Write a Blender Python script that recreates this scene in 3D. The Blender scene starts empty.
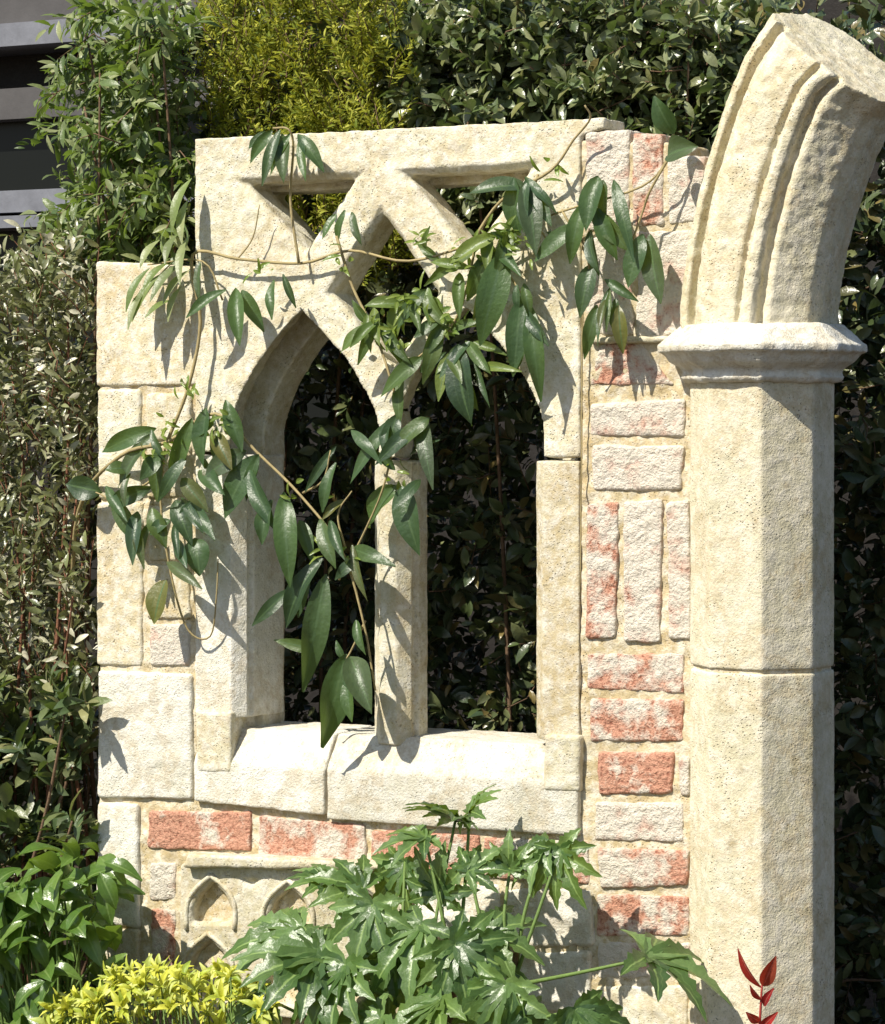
import bpy, bmesh, math, random
import numpy as np
from mathutils import Vector, noise
from mathutils.geometry import tessellate_polygon
R = math.radians
random.seed(7); rng = np.random.default_rng(11)
S = bpy.context.scene
COL = S.collection

# ------------------------------------------------------------------ camera
TH = R(29); F = 3071.0; DIST = 6.14; EYE = 1.45; HORY = 414.0
FW = np.array([-math.sin(TH), math.cos(TH), 0]); RT = np.array([math.cos(TH), math.sin(TH), 0]); UP = np.array([0, 0, 1.0])
CP = -DIST*FW + np.array([0, 0, EYE])
cam = bpy.data.cameras.new('camera'); co = bpy.data.objects.new('camera', cam); COL.objects.link(co)
co.location = CP; co.rotation_euler = (R(90), 0, TH)
cam.lens = F*36/1024; cam.sensor_width = 36; cam.sensor_fit = 'AUTO'
cam.shift_y = (HORY-512)/1024; cam.clip_end = 300; cam.clip_start = .05
S.camera = co

# ------------------------------------------------------------------ light
AZ, EL = R(23), R(48)
sd = Vector((-math.sin(AZ)*math.cos(EL), -math.cos(AZ)*math.cos(EL), math.sin(EL)))
w = bpy.data.worlds.new('World'); S.world = w; w.use_nodes = True
nt = w.node_tree; bg = nt.nodes['Background']; sk = nt.nodes.new('ShaderNodeTexSky'); sk.sky_type = 'NISHITA'
sk.sun_disc = False; sk.sun_elevation = EL; sk.sun_rotation = math.atan2(sd.x, sd.y)
nt.links.new(sk.outputs[0], bg.inputs[0]); bg.inputs[1].default_value = .085
su = bpy.data.lights.new('sun', 'SUN'); su.energy = 5; su.angle = R(.5); su.color = (1, .945, .83)
so = bpy.data.objects.new('sun', su); COL.objects.link(so); so.rotation_euler = sd.to_track_quat('Z', 'Y').to_euler(); so.location = (-3, -5, 6)
S.view_settings.view_transform = 'Standard'; S.view_settings.look = 'None'; S.view_settings.gamma = 1
S.view_settings.exposure = .50

# ------------------------------------------------------------------ helpers
def W(px, py, y=0.0):
    d = FW*F + RT*(px-442.5) + UP*(HORY-py)
    t = (y-CP[1])/d[1]
    return CP + d*t
def V(*a): return np.array(a, float)
def nrm(v): return v/(np.linalg.norm(v)+1e-12)

def thing(name, label, cat, loc=(0, 0, 0), group=None):
    o = bpy.data.objects.new(name, None); COL.objects.link(o); o.location = loc; o.empty_display_size = .1
    o['label'] = label; o['category'] = cat
    if group: o['group'] = group
    return o
def link(name, verts, faces, mat, parent=None, smooth=True, uvs=None):
    base = np.array(parent_loc(parent)); vs = np.asarray(verts, float).reshape(-1, 3)-base
    me = bpy.data.meshes.new(name)
    if isinstance(faces, np.ndarray):
        n, k = faces.shape
        me.vertices.add(len(vs)); me.vertices.foreach_set('co', vs.ravel())
        me.loops.add(n*k); me.loops.foreach_set('vertex_index', faces.ravel().astype(np.int32))
        me.polygons.add(n); me.polygons.foreach_set('loop_start', np.arange(0, n*k, k, dtype=np.int32))
        me.polygons.foreach_set('loop_total', np.full(n, k, dtype=np.int32)); me.update(calc_edges=True)
    else:
        me.from_pydata([tuple(v) for v in vs], [], [tuple(f) for f in faces])
    if uvs is not None:
        ul = me.uv_layers.new(name='UVMap'); li = np.empty(len(me.loops), np.int32); me.loops.foreach_get('vertex_index', li)
        ul.data.foreach_set('uv', np.asarray(uvs, float)[li].ravel())
    me.polygons.foreach_set('use_smooth', np.full(len(me.polygons), smooth))
    me.validate()
    me.materials.append(mat)
    o = bpy.data.objects.new(name, me); COL.objects.link(o)
    if parent: o.parent = parent
    return o
def parent_loc(p):
    l = Vector((0, 0, 0))
    while p is not None:
        l = l+p.location; p = p.parent
    return l
_tex = {}
def tex(scale, depth=3):
    if (scale, depth) not in _tex:
        t = bpy.data.textures.new('grain', 'CLOUDS'); t.noise_scale = scale; t.noise_depth = depth; t.noise_basis = 'ORIGINAL_PERLIN'
        _tex[(scale, depth)] = t
    return _tex[(scale, depth)]
def weather(o, voxel=.0045, rnd=.004, amp=.004, sc=.035, sm=1, big=.0025):
    if rnd:
        b = o.modifiers.new('b', 'BEVEL'); b.width = rnd; b.segments = 2; b.limit_method = 'ANGLE'; b.angle_limit = R(25); b.use_clamp_overlap = True
    m = o.modifiers.new('r', 'REMESH'); m.mode = 'VOXEL'; m.voxel_size = voxel; m.use_smooth_shade = True
    if sm:
        s = o.modifiers.new('s', 'SMOOTH'); s.iterations = sm; s.factor = .5
    if big:
        d = o.modifiers.new('d', 'DISPLACE'); d.texture = tex(sc*4, 2); d.strength = big*2; d.mid_level = .5; d.texture_coords = 'GLOBAL'
    d = o.modifiers.new('d', 'DISPLACE'); d.texture = tex(sc, 4); d.strength = amp*2; d.mid_level = .5; d.texture_coords = 'GLOBAL'
    return o

def inset_poly(P, offs):
    """P: Nx2 polygon, offs: per edge inward offset (edge i = P[i]->P[i+1])."""
    P = np.asarray(P, float); n = len(P)
    area = .5*sum(P[i][0]*P[(i+1) % n][1]-P[(i+1) % n][0]*P[i][1] for i in range(n)); sg = 1 if area > 0 else -1
    out = []
    for i in range(n):
        a, b, c = P[i-1], P[i], P[(i+1) % n]
        d1 = (b-a)/np.linalg.norm(b-a); d2 = (c-b)/np.linalg.norm(c-b)
        n1 = sg*np.array([-d1[1], d1[0]]); n2 = sg*np.array([-d2[1], d2[0]])
        o1, o2 = offs[i-1], offs[i]
        M = np.array([n1, n2]); rhs = np.array([o1+n1@b, o2+n2@b])
        if abs(np.linalg.det(M)) < .05: out.append(b+n2*max(o1, o2) if o1 == o2 else b+n1*(o1+o2)/2)
        else: out.append(np.linalg.solve(M, rhs))
    return np.array(out)

def slab(name, outer, holes, mat, parent, y0, depth, cham, outer_ch=None, hch=None, **kw):
    hch = cham if hch is None else hch
    """outer / holes are pixel outlines on the wall face; chamfered stone slab with real openings"""
    tz = lambda P: np.array([[W(p[0], p[1], y0)[0], W(p[0], p[1], y0)[2]] for p in P])
    O = tz(outer); Hs = [tz(h) for h in holes]
    oc = [0]*len(O) if outer_ch is None else outer_ch
    O1 = inset_poly(O, [0 if not v else -0 for v in oc]) if not any(oc) else inset_poly(O, [-v for v in oc])
    Hs1 = [inset_poly(h, [hch]*len(h)) for h in Hs]
    verts, faces = [], []
    def ring(P, y):
        s = len(verts); verts.extend([(p[0], y, p[1]) for p in P]); return list(range(s, s+len(P)))
    loops0, loops1 = [O]+Hs, [O1]+Hs1
    r0 = [ring(P, y0) for P in loops0]; r1 = [ring(P, y0+(cham if i == 0 else hch)) for i, P in enumerate(loops1)]; r2 = [ring(P, y0+depth) for P in loops1]
    for P, rr, in ((loops0, r0), (loops1, r2)):
        idx = [i for r_ in rr for i in r_]
        for t in tessellate_polygon([[Vector((p[0], p[1], 0)) for p in q] for q in P]): faces.append([idx[k] for k in t])
    for a, b in ((r0, r1), (r1, r2)):
        for ra, rb in zip(a, b):
            n = len(ra)
            for i in range(n): faces.append((ra[i], ra[(i+1) % n], rb[(i+1) % n], rb[i]))
    o = link(name, verts, faces, mat, parent, True)
    bm = bmesh.new(); bm.from_mesh(o.data); bmesh.ops.recalc_face_normals(bm, faces=bm.faces); bm.to_mesh(o.data); bm.free()
    a = dict(voxel=.0045, rnd=.002); a.update(kw)
    return weather(o, **a)
def block(name, c, mat, parent, y0=0.0, depth=.15, jit=1.2, **kw):
    """block of masonry, c = (x0,y0,x1,y1) or 4 pixel corners"""
    if len(c) == 4 and not hasattr(c[0], '__len__'):
        x0, a, x1, b = c; k = .00018
        c = [(x0, a), (x1, a), (x1, b), (x0, b)]
    c = [(p[0]+random.uniform(-jit, jit), p[1]+random.uniform(-jit, jit)) for p in c]
    V0 = [W(p[0], p[1], y0) for p in c]; V1 = [v+V(0, depth, 0) for v in V0]
    n = len(c); vs = V0+V1
    fs = [tuple(range(n)), tuple(range(2*n-1, n-1, -1))]+[(i, i+n, (i+1) % n+n, (i+1) % n) for i in range(n)]
    o = link(name, vs, fs, mat, parent)
    bm = bmesh.new(); bm.from_mesh(o.data); bmesh.ops.recalc_face_normals(bm, faces=bm.faces); bm.to_mesh(o.data); bm.free()
    a = dict(voxel=.0045, rnd=.005, amp=.0035); a.update(kw)
    return weather(o, **a)

def box_bm(x0, x1, y0, y1, z0, z1):
    vs = [(x, y, z) for z in (z0, z1) for y in (y0, y1) for x in (x0, x1)]
    fs = [(0, 1, 3, 2), (4, 6, 7, 5), (0, 4, 5, 1), (2, 3, 7, 6), (0, 2, 6, 4), (1, 5, 7, 3)]
    return vs, fs

class MB:
    def __init__(s): s.v = []; s.f = []; s.uv = []
    def add(s, vs, fs, uv=None):
        n = len(s.v); s.v += [tuple(x) for x in vs]; s.f += [tuple(i+n for i in f) for f in fs]
        s.uv += [tuple(u) for u in uv] if uv is not None else [(0, 0)]*len(vs)
    def tube(s, pts, r0, r1=None, n=6):
        pts = [np.array(p, float) for p in pts]; r1 = r0 if r1 is None else r1
        m = len(pts); vs = []; ref = V(.3, .9, .2)
        for i, p in enumerate(pts):
            t = nrm(pts[min(i+1, m-1)]-pts[max(i-1, 0)]); a = nrm(np.cross(t, ref)); b = np.cross(t, a)
            r = r0+(r1-r0)*i/(m-1)
            for k in range(n):
                q = 2*math.pi*k/n; vs.append(p+a*math.cos(q)*r+b*math.sin(q)*r)
        fs = [(i*n+k, i*n+(k+1) % n, (i+1)*n+(k+1) % n, (i+1)*n+k) for i in range(m-1) for k in range(n)]
        fs += [tuple(range(n))[::-1], tuple(range((m-1)*n, m*n))]
        s.add(vs, fs)
    def leaf(s, base, tip, width, nor, fold=.25, curl=.12, seg=8, round_=.85, twist=0.0, wave=0.0):
        base = np.array(base, float); tip = np.array(tip, float); L = np.linalg.norm(tip-base); ax = (tip-base)/L
        side = nrm(np.cross(ax, nor)); n = np.cross(side, ax)
        vs, uv, fs = [], [], []
        for i in range(seg+1):
            t = i/seg
            wd = .5*width*(math.sin(math.pi*t**round_)**.85 if 0 < t < 1 else 0)+(.0012 if t in (0, 1) else 0)
            c = base+ax*L*t+n*(curl*L*math.sin(math.pi*t))
            a = twist*(t-.3); sd_ = side*math.cos(a)+n*math.sin(a); nn = n*math.cos(a)-side*math.sin(a)
            for u in (-1, -.5, 0, .5, 1):
                wv = wave*width*math.sin(t*9+u*2)*abs(u)
                vs.append(c+sd_*wd*u+nn*(fold*wd*abs(u)**1.3+wv)); uv.append((.5+.5*u, t))
        for i in range(seg):
            for k in range(4): fs.append((i*5+k, i*5+k+1, (i+1)*5+k+1, (i+1)*5+k))
        s.add(vs, fs, uv)
    def build(s, name, mat, parent=None, smooth=True):
        return link(name, s.v, s.f, mat, parent, smooth, uvs=s.uv)

def curve_pts(P, n=6):
    """Catmull-Rom through points"""
    P = [np.array(p, float) for p in P]; P = [2*P[0]-P[1]]+P+[2*P[-1]-P[-2]]; out = []
    for i in range(1, len(P)-2):
        for k in range(n):
            t = k/n; a, b, c, d = P[i-1:i+3]
            out.append(.5*((2*b)+(-a+c)*t+(2*a-5*b+4*c-d)*t*t+(-a+3*b-3*c+d)*t**3))
    out.append(P[-2]); return out

def leafcloud(name, mat, parent, pos, axis, nor, L, Wd, fold=.3, curl=.1):
    """many small leaves, each a folded bent blade of 8 quads"""
    N = len(pos); axis = axis/np.linalg.norm(axis, axis=1)[:, None]
    side = np.cross(axis, nor); side /= np.linalg.norm(side, axis=1)[:, None]+1e-9; nn = np.cross(side, axis)
    T = np.array([0, .22, .5, .78, 1.]); wp = np.array([.06, .75, 1., .7, .03])
    tv = []; uv = []
    for t, q in zip(T, wp):
        for u in (-1, 0, 1): tv.append((t, u*q, abs(u)*q)); uv.append((.5+.5*u, t))
    tv = np.array(tv); M = len(tv)
    cl = curl*np.sin(math.pi*tv[:, 0])
    P = pos[:, None, :]+axis[:, None, :]*(L[:, None]*tv[None, :, 0])[..., None] \
        + side[:, None, :]*(Wd[:, None]*.5*tv[None, :, 1])[..., None] \
        + nn[:, None, :]*(Wd[:, None]*.5*fold*tv[None, :, 2]+L[:, None]*cl[None])[..., None]
    fq = np.array([(i*3+k, i*3+k+1, (i+1)*3+k+1, (i+1)*3+k) for i in range(4) for k in range(2)])
    Fc = (fq[None]+(np.arange(N)*M)[:, None, None]).reshape(-1, 4)
    return link(name, P.reshape(-1, 3), Fc, mat, parent, True, uvs=np.tile(np.array(uv), (N, 1)))

def rdir(n, bias=(0, 0, 0), k=1.0):
    d = rng.normal(size=(n, 3)); d /= np.linalg.norm(d, axis=1)[:, None]
    d = d*k+np.array(bias); return d/np.linalg.norm(d, axis=1)[:, None]

def shrub(name, label, cat, origins, loc, fmat, smat, twig_len, leaves_per, L, ratio, up=(0, -.2, .6), spread=.9, droop=0, face=(-.3, -.6, .6), nstem=14, fold=.3, curl=.08, group=None, srad=.004, jitter=.5):
    """origins: Nx3 twig origins; grows twigs and leaves along them, plus stems from the ground"""
    t = thing(name, label, cat, loc, group)
    N = len(origins); d = rdir(N, up, spread); tl = twig_len*rng.uniform(.6, 1.3, N)
    s = MB(); pos, ax, no = [], [], []
    for i in range(N):
        o = origins[i]; e = o+d[i]*tl[i]+V(0, 0, -droop*tl[i])
        m = (o+e)/2+V(0, 0, droop*tl[i]*.4)+rng.normal(size=3)*tl[i]*.08
        pts = [o, m, e]
        if i % 3 == 0: s.tube(pts, srad*.5, srad*.25, 4)
        for k in range(leaves_per):
            q = (k+1)/leaves_per; p = (1-q)**2*o+2*q*(1-q)*m+q*q*e
            tg = nrm(2*(1-q)*(m-o)+2*q*(e-m)); rr = rng.normal(size=3); rr = nrm(rr-tg*(rr@tg))
            pos.append(p); a = nrm(tg*.6+rr+V(0, 0, -droop*.8)); ax.append(a)
            no.append(nrm(np.array(face)+rng.normal(size=3)*jitter))
    lx = np.array(loc)
    sel = rng.choice(N, min(nstem, N), replace=False)
    for i in sel:
        o = origins[i]; b = lx+(o-lx)*V(.35, .5, 0)+rng.normal(size=3)*V(.03, .03, 0)
        s.tube(curve_pts([b, b*.6+o*.4+rng.normal(size=3)*.03, b*.2+o*.8+rng.normal(size=3)*.02, o+d[i]*tl[i]*.5], 4), srad*1.6, srad*.6, 5)
    s.build('stem', smat, t)
    pos = np.array(pos); LL = L*rng.uniform(.55, 1.25, len(pos))
    leafcloud('foliage', fmat, t, pos, np.array(ax), np.array(no), LL, LL*ratio*rng.uniform(.8, 1.2, len(pos)), fold, curl)
    return t
def scatter(n, pxbox, yr, keep=None, surf=.0, seed=3):
    """points whose picture of the wall plane falls in pxbox, at depths yr; clumpy"""
    out = []; k = 0
    while len(out) < n and k < n*30:
        k += 1
        px = rng.uniform(pxbox[0], pxbox[2]); py = rng.uniform(pxbox[1], pxbox[3]); y = rng.uniform(*yr)
        p = W(px, py, y)
        if noise.noise(Vector(p*9+seed)) < -.12: continue
        if keep and not keep(px, py): continue
        out.append(p)
    return np.array(out)

# ------------------------------------------------------------------ materials
def mat(name):
    m = bpy.data.materials.new(name); m.use_nodes = True; nt = m.node_tree; b = nt.nodes['Principled BSDF']; return m, nt, b
def N(nt, t, **k):
    n = nt.nodes.new(t)
    for a, v in k.items():
        if a in n.inputs.keys() if isinstance(a, str) else False: n.inputs[a].default_value = v
        else: setattr(n, a, v)
    return n
def ramp(nt, stops, src):
    r = nt.nodes.new('ShaderNodeValToRGB'); e = r.color_ramp.elements
    e[0].position, e[0].color = stops[0][0], (*stops[0][1], 1); e[1].position, e[1].color = stops[-1][0], (*stops[-1][1], 1)
    for p, c in stops[1:-1]:
        q = e.new(p); q.color = (*c, 1)
    nt.links.new(src, r.inputs[0]); return r.outputs[0]
def mix(nt, f, a, b, mode='MIX'):
    m = nt.nodes.new('ShaderNodeMix'); m.data_type = 'RGBA'; m.blend_type = mode
    for s, v in ((m.inputs[0], f), (m.inputs[6], a), (m.inputs[7], b)):
        if isinstance(v, bpy.types.NodeSocket): nt.links.new(v, s)
        elif isinstance(v, (int, float)): s.default_value = v
        else: s.default_value = (*v, 1)
    return m.outputs[2]
def noi(nt, co, scale, detail=4, rough=.6):
    n = nt.nodes.new('ShaderNodeTexNoise'); n.inputs['Scale'].default_value = scale; n.inputs['Detail'].default_value = detail; n.inputs['Roughness'].default_value = rough
    nt.links.new(co, n.inputs['Vector']); return n.outputs[0]
G = lambda v: (v, v, v)
def stone_mat(name, c, stain=(.30, .22, .10), st=.5, pit=1.0, light=(.74, .71, .63)):
    m, nt, b = mat(name); co = nt.nodes.new('ShaderNodeNewGeometry').outputs['Position']
    n1 = noi(nt, co, 7, 5, .65); n2 = noi(nt, co, 45, 4, .7); n3 = noi(nt, co, 210, 3, .7)
    col = mix(nt, ramp(nt, [(.38, G(0)), (.7, G(1))], n1), c, stain)
    base = mix(nt, st, c, col)
    col = mix(nt, ramp(nt, [(.42, G(0)), (.62, G(.8))], n2), base, light)
    dark = ramp(nt, [(.30, G(.55)), (.48, G(1))], n3)
    col = mix(nt, .5, col, dark, 'MULTIPLY')
    v = nt.nodes.new('ShaderNodeTexVoronoi'); v.inputs['Scale'].default_value = 150; nt.links.new(co, v.inputs['Vector'])
    pits = ramp(nt, [(.08, G(0)), (.26, G(1))], v.outputs['Distance'])
    n4 = noi(nt, co, 14, 3); pm = ramp(nt, [(.45, G(0)), (.6, G(1))], n4)
    pits = mix(nt, pm, (1, 1, 1), pits)
    col = mix(nt, .35, col, pits, 'MULTIPLY')
    lich = ramp(nt, [(.60, G(0)), (.68, G(.45))], noi(nt, co, 22, 6, .75))
    col = mix(nt, lich, col, (.24, .17, .08))
    # soft blotches of algae and old weather stains, and each stone a little different
    big = ramp(nt, [(.50, G(0)), (.72, G(.5))], noi(nt, co, 3.3, 8, .72)); col = mix(nt, big, col, (.36, .34, .22))
    edge = ramp(nt, [(.49, G(0)), (.5, G(.0)), (.54, G(.35)), (.60, G(0)), (1, G(0))], noi(nt, co, 6, 7, .7)); col = mix(nt, edge, col, (.40, .28, .12))
    oi = nt.nodes.new('ShaderNodeObjectInfo'); col = mix(nt, .5, col, ramp(nt, [(0, (.80, .78, .74)), (1, (1.12, 1.12, 1.12))], oi.outputs['Random']), 'MULTIPLY')
    nt.links.new(col, b.inputs['Base Color']); b.inputs['Roughness'].default_value = .92; b.inputs['Specular IOR Level'].default_value = .2
    h = mix(nt, .5, n2, n3); h = mix(nt, .4*pit, h, pits)
    bu = nt.nodes.new('ShaderNodeBump'); bu.inputs['Strength'].default_value = .9; bu.inputs['Distance'].default_value = .008
    nt.links.new(h, bu.inputs['Height']); nt.links.new(bu.outputs[0], b.inputs['Normal'])
    return m
def brick_mat(name, lo, hi, red=(.52, .25, .165)):
    m, nt, b = mat(name); co = nt.nodes.new('ShaderNodeNewGeometry').outputs['Position']
    n1 = noi(nt, co, 15, 6, .68); n2 = noi(nt, co, 120, 4, .7); n0 = noi(nt, co, 9, 3, .6)
    rc = mix(nt, n0, red, (.60, .34, .24)); rc = mix(nt, ramp(nt, [(.3, G(1)), (.5, G(0))], n2), rc, (.24, .08, .05))
    wash = mix(nt, n2, (.78, .74, .68), (.55, .47, .34))
    k = ramp(nt, [(lo, G(0)), (hi, G(1))], n1)
    col = mix(nt, k, rc, wash)
    nt.links.new(col, b.inputs['Base Color']); b.inputs['Roughness'].default_value = .95; b.inputs['Specular IOR Level'].default_value = .15
    h = mix(nt, .5, n1, n2)
    bu = nt.nodes.new('ShaderNodeBump'); bu.inputs['Strength'].default_value = 1; bu.inputs['Distance'].default_value = .014
    nt.links.new(h, bu.inputs['Height']); nt.links.new(bu.outputs[0], b.inputs['Normal'])
    return m
def leaf_mat(name, cols, rough=.42, spec=.4, trans=.25, tcol=(.25, .38, .04), vein=None, under=None):
    m, nt, b = mat(name); g = nt.nodes.new('ShaderNodeNewGeometry')
    n = len(cols); c = ramp(nt, [(i/(n-1), cc) for i, cc in enumerate(cols)], g.outputs['Random Per Island'])
    c = mix(nt, .35, c, ramp(nt, [(.3, G(.45)), (.7, G(1.3))], noi(nt, g.outputs['Position'], 60, 3)), 'MULTIPLY')
    if vein:
        uv = nt.nodes.new('ShaderNodeUVMap'); sp = nt.nodes.new('ShaderNodeSeparateXYZ'); nt.links.new(uv.outputs[0], sp.inputs[0])
        a = nt.nodes.new('ShaderNodeMath'); a.operation = 'SUBTRACT'; nt.links.new(sp.outputs[0], a.inputs[0]); a.inputs[1].default_value = .5
        a2 = nt.nodes.new('ShaderNodeMath'); a2.operation = 'ABSOLUTE'; nt.links.new(a.outputs[0], a2.inputs[0])
        k = ramp(nt, [(0, G(1)), (.035, G(.8)), (.06, G(0)), (.2, G(0)), (.225, G(.35)), (.25, G(0)), (1, G(0))], a2.outputs[0])
        c = mix(nt, k, c, vein)
    if under: c = mix(nt, g.outputs['Backfacing'], c, under)
    nt.links.new(c, b.inputs['Base Color']); b.inputs['Roughness'].default_value = rough; b.inputs['Specular IOR Level'].default_value = spec
    bu = nt.nodes.new('ShaderNodeBump'); bu.inputs['Strength'].default_value = .3; bu.inputs['Distance'].default_value = .004
    nt.links.new(noi(nt, g.outputs['Position'], 120, 2), bu.inputs['Height']); nt.links.new(bu.outputs[0], b.inputs['Normal'])
    t = nt.nodes.new('ShaderNodeBsdfTranslucent'); t.inputs[0].default_value = (*tcol, 1)
    mx = nt.nodes.new('ShaderNodeMixShader'); mx.inputs[0].default_value = trans
    nt.links.new(b.outputs[0], mx.inputs[1]); nt.links.new(t.outputs[0], mx.inputs[2]); nt.links.new(mx.outputs[0], nt.nodes['Material Output'].inputs[0])
    return m
def plain(name, c, rough=.8, var=.3, sc=20, bump=.004, spec=.3):
    m, nt, b = mat(name); co = nt.nodes.new('ShaderNodeNewGeometry').outputs['Position']
    n = noi(nt, co, sc, 6, .7); col = mix(nt, var, c, ramp(nt, [(.3, G(.3)), (.7, G(1.4))], n), 'MULTIPLY')
    nt.links.new(col, b.inputs['Base Color']); b.inputs['Roughness'].default_value = rough; b.inputs['Specular IOR Level'].default_value = spec
    if bump:
        bu = nt.nodes.new('ShaderNodeBump'); bu.inputs['Distance'].default_value = bump; nt.links.new(n, bu.inputs['Height']); nt.links.new(bu.outputs[0], b.inputs['Normal'])
    return m

M_st = stone_mat('limestone', (.63, .58, .43), stain=(.43, .37, .20))
M_wh = stone_mat('white_limestone', (.72, .69, .60), stain=(.50, .45, .30), st=.4, pit=.5, light=(.78, .76, .70))
M_tan = stone_mat('tan_limestone', (.62, .55, .38), stain=(.44, .32, .14), st=.6)
M_col = stone_mat('column_limestone', (.62, .57, .42), stain=(.44, .38, .20), st=.4, light=(.72, .66, .53))
M_mort = stone_mat('mortar', (.56, .47, .30), stain=(.36, .26, .11), st=.7, light=(.74, .69, .58))
M_bred = brick_mat('red_brick', .52, .62)
M_bmid = brick_mat('limewashed_brick', .44, .56)
M_bwh = brick_mat('heavily_limewashed_brick', .32, .48, (.58, .34, .25))
M_bark = plain('bark', (.16, .10, .06), .9, .5, 60)
M_red = plain('reddish_stem', (.20, .09, .05), .8, .4, 60)
M_vst = plain('vine_stem', (.34, .27, .13), .7, .4, 60, .002)
M_gst = plain('green_stem', (.13, .20, .05), .6, .3, 60, .002)

# ------------------------------------------------------------------ setting
soil = plain('soil', (.055, .038, .024), .95, .6, 14, .03)
n = 60; gx = np.linspace(-30, 30, n)
gv = [(x, y, .0) for y in gx for x in gx]; gf = [(j*n+i, j*n+i+1, (j+1)*n+i+1, (j+1)*n+i) for j in range(n-1) for i in range(n-1)]
g = link('ground', gv, gf, soil); g['kind'] = 'structure'

# house far behind on the left
HY = 2.7
M_hw = plain('painted_timber', (.08, .075, .075), .6, .3, 8, .002)
M_hg = plain('grey_sill', (.17, .175, .20), .6, .35, 12, .002)
M_hb = plain('brown_board', (.014, .011, .009), .7, .5, 30, .003)
M_glass, _nt, _b = mat('dark_glass'); _b.inputs['Base Color'].default_value = (.006, .007, .006, 1); _b.inputs['Roughness'].default_value = .3; _b.inputs['Specular IOR Level'].default_value = .2
hl = W(-500, 400, HY); hr = W(330, 400, HY)
house = thing('house', 'dark house with grey window sills half hidden behind the shrub at upper left', 'house', (hr[0], HY, 0))
def hz(py): return W(60, py, HY)[2]
def hbox(name, x0, x1, py0, py1, yf, yb, m, par):
    vs, fs = box_bm(x0, x1, HY+yf, HY+yb, hz(py1), hz(py0)); return link(name, vs, fs, m, par, False)
X0, X1 = hl[0]-2, hr[0]
def zbox(name, x0, x1, z0, z1, yf, yb, m, par):
    vs, fs = box_bm(x0, x1, HY+yf, HY+yb, z0, z1); return link(name, vs, fs, m, par, False)
vs, fs = box_bm(X0, X1+2.2, HY+.12, HY+.4, 0, hz(-140)); link('wall', vs, fs, M_hb, house, False)
hbox('fascia', X0, X1, -40, 22, -.06, .13, M_hw, house)
hbox('cornice', X0, X1, 24, 47, -.10, .13, M_hg, house)
wn = zbox('window', X0, X1, hz(190), hz(117), .06, .11, M_glass, house)
hbox('sill', X0, X1, 190, 212, -.06, .13, M_hg, wn); hbox('sill_edge', X0, X1, 216, 228, -.09, .13, M_hg, wn)
hbox('lintel', X0, X1, 86, 117, -.02, .13, M_hw, wn)
w2 = zbox('window', X0, X1, hz(420), hz(228), .06, .11, M_glass, house)
zbox('plinth', X0, X1, 0, hz(420), -.02, .115, M_hb, house)
# dark timber fence behind the hedge on the right
fx0 = X1+2.3
fence = thing('timber_fence', 'dark weathered timber fence behind the shrubs at upper right', 'fence', (fx0+2, 2.9, 0))
fm = MB()
for i in range(44):
    x = fx0-2.6+i*.125; fm.add(*box_bm(x, x+.112, 2.9+.01*(i % 2), 2.925+.01*(i % 2), .03, 2.45+.01*random.random()))
fm.build('boards', M_hb, fence, False)
fm = MB()
for z in (.5, 1.3, 2.2): fm.add(*box_bm(fx0-2.6, fx0+2.9, 2.94, 2.99, z, z+.08))
fm.build('rail', M_hb, fence, False)
for i in range(4):
    x = fx0-2.5+i*1.7; vs, fs = box_bm(x, x+.09, 2.995, 3.08, 0, 2.4); link('post', vs, fs, M_hb, fence, False)

# ------------------------------------------------------------------ folly wall
wallc = W(400, 1000, .1)
folly = thing('ruined_garden_wall', 'ruined stone and brick garden wall with gothic tracery window, octagonal column and broken arch', 'wall', (wallc[0], .1, 0))
slab('mortar_core', [(99, 268), (197, 268), (198, 794), (579, 826), (581, 141), (668, 141), (672, 162), (716, 162), (716, 1150), (99, 1150)], [], M_mort, folly, .006, .19, .002, amp=.006, sc=.03)
B = lambda *c, m=M_st, y=0, **k: block('quoin_stone', c[0] if len(c) == 1 else c, m, folly, y, .17, **k)
B([(96, 261), (150, 262), (197, 270), (197, 386), (96, 386)], m=M_tan)
B(97, 389, 141, 499, m=M_st); B(145, 393, 190, 440, m=M_st); B(146, 444, 190, 498, m=M_tan)
B(97, 503, 143, 666, m=M_tan); B(147, 505, 190, 560, m=M_tan); B(147, 564, 189, 620, m=M_tan)
block('brick', (149, 624, 190, 666), M_bwh, folly, 0, .1)
B([(96, 670), (191, 674), (191, 801), (96, 797)], m=M_wh, y=-.004)
B([(96, 802), (138, 804), (139, 928), (96, 924)], m=M_wh, y=-.002)
B(96, 930, 139, 1060, m=M_tan); B(96, 1064, 170, 1136, m=M_st)
# bricks under the sill
for c, m in ((((147, 809), (251, 812), (252, 853), (147, 850)), M_bred), (((257, 817), (366, 823), (366, 864), (257, 859)), M_bmid),
             (((371, 828), (478, 834), (478, 874), (371, 869)), M_bred), (((483, 836), (588, 843), (588, 882), (483, 877)), M_bmid)):
    block('brick', list(c), m, folly, .0, .1, amp=.004, sc=.02, rnd=.003, jit=2)
for c, m in (((149, 862, 176, 902), M_bwh), ((150, 908, 174, 992), M_bmid), ((144, 998, 240, 1040), M_bmid)):
    block('brick', c, m, folly, .002, .1, amp=.006, sc=.02)
for c in ((412, 884, 500, 938), (504, 888, 592, 946), (404, 944, 486, 1010), (490, 952, 590, 1012), (245, 1030, 400, 1100), (404, 1016, 592, 1100), (596, 985, 688, 1100)):
    B(*c, m=M_wh if c[0] in (412, 504, 490) else M_st, y=.0, amp=.007)
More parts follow.
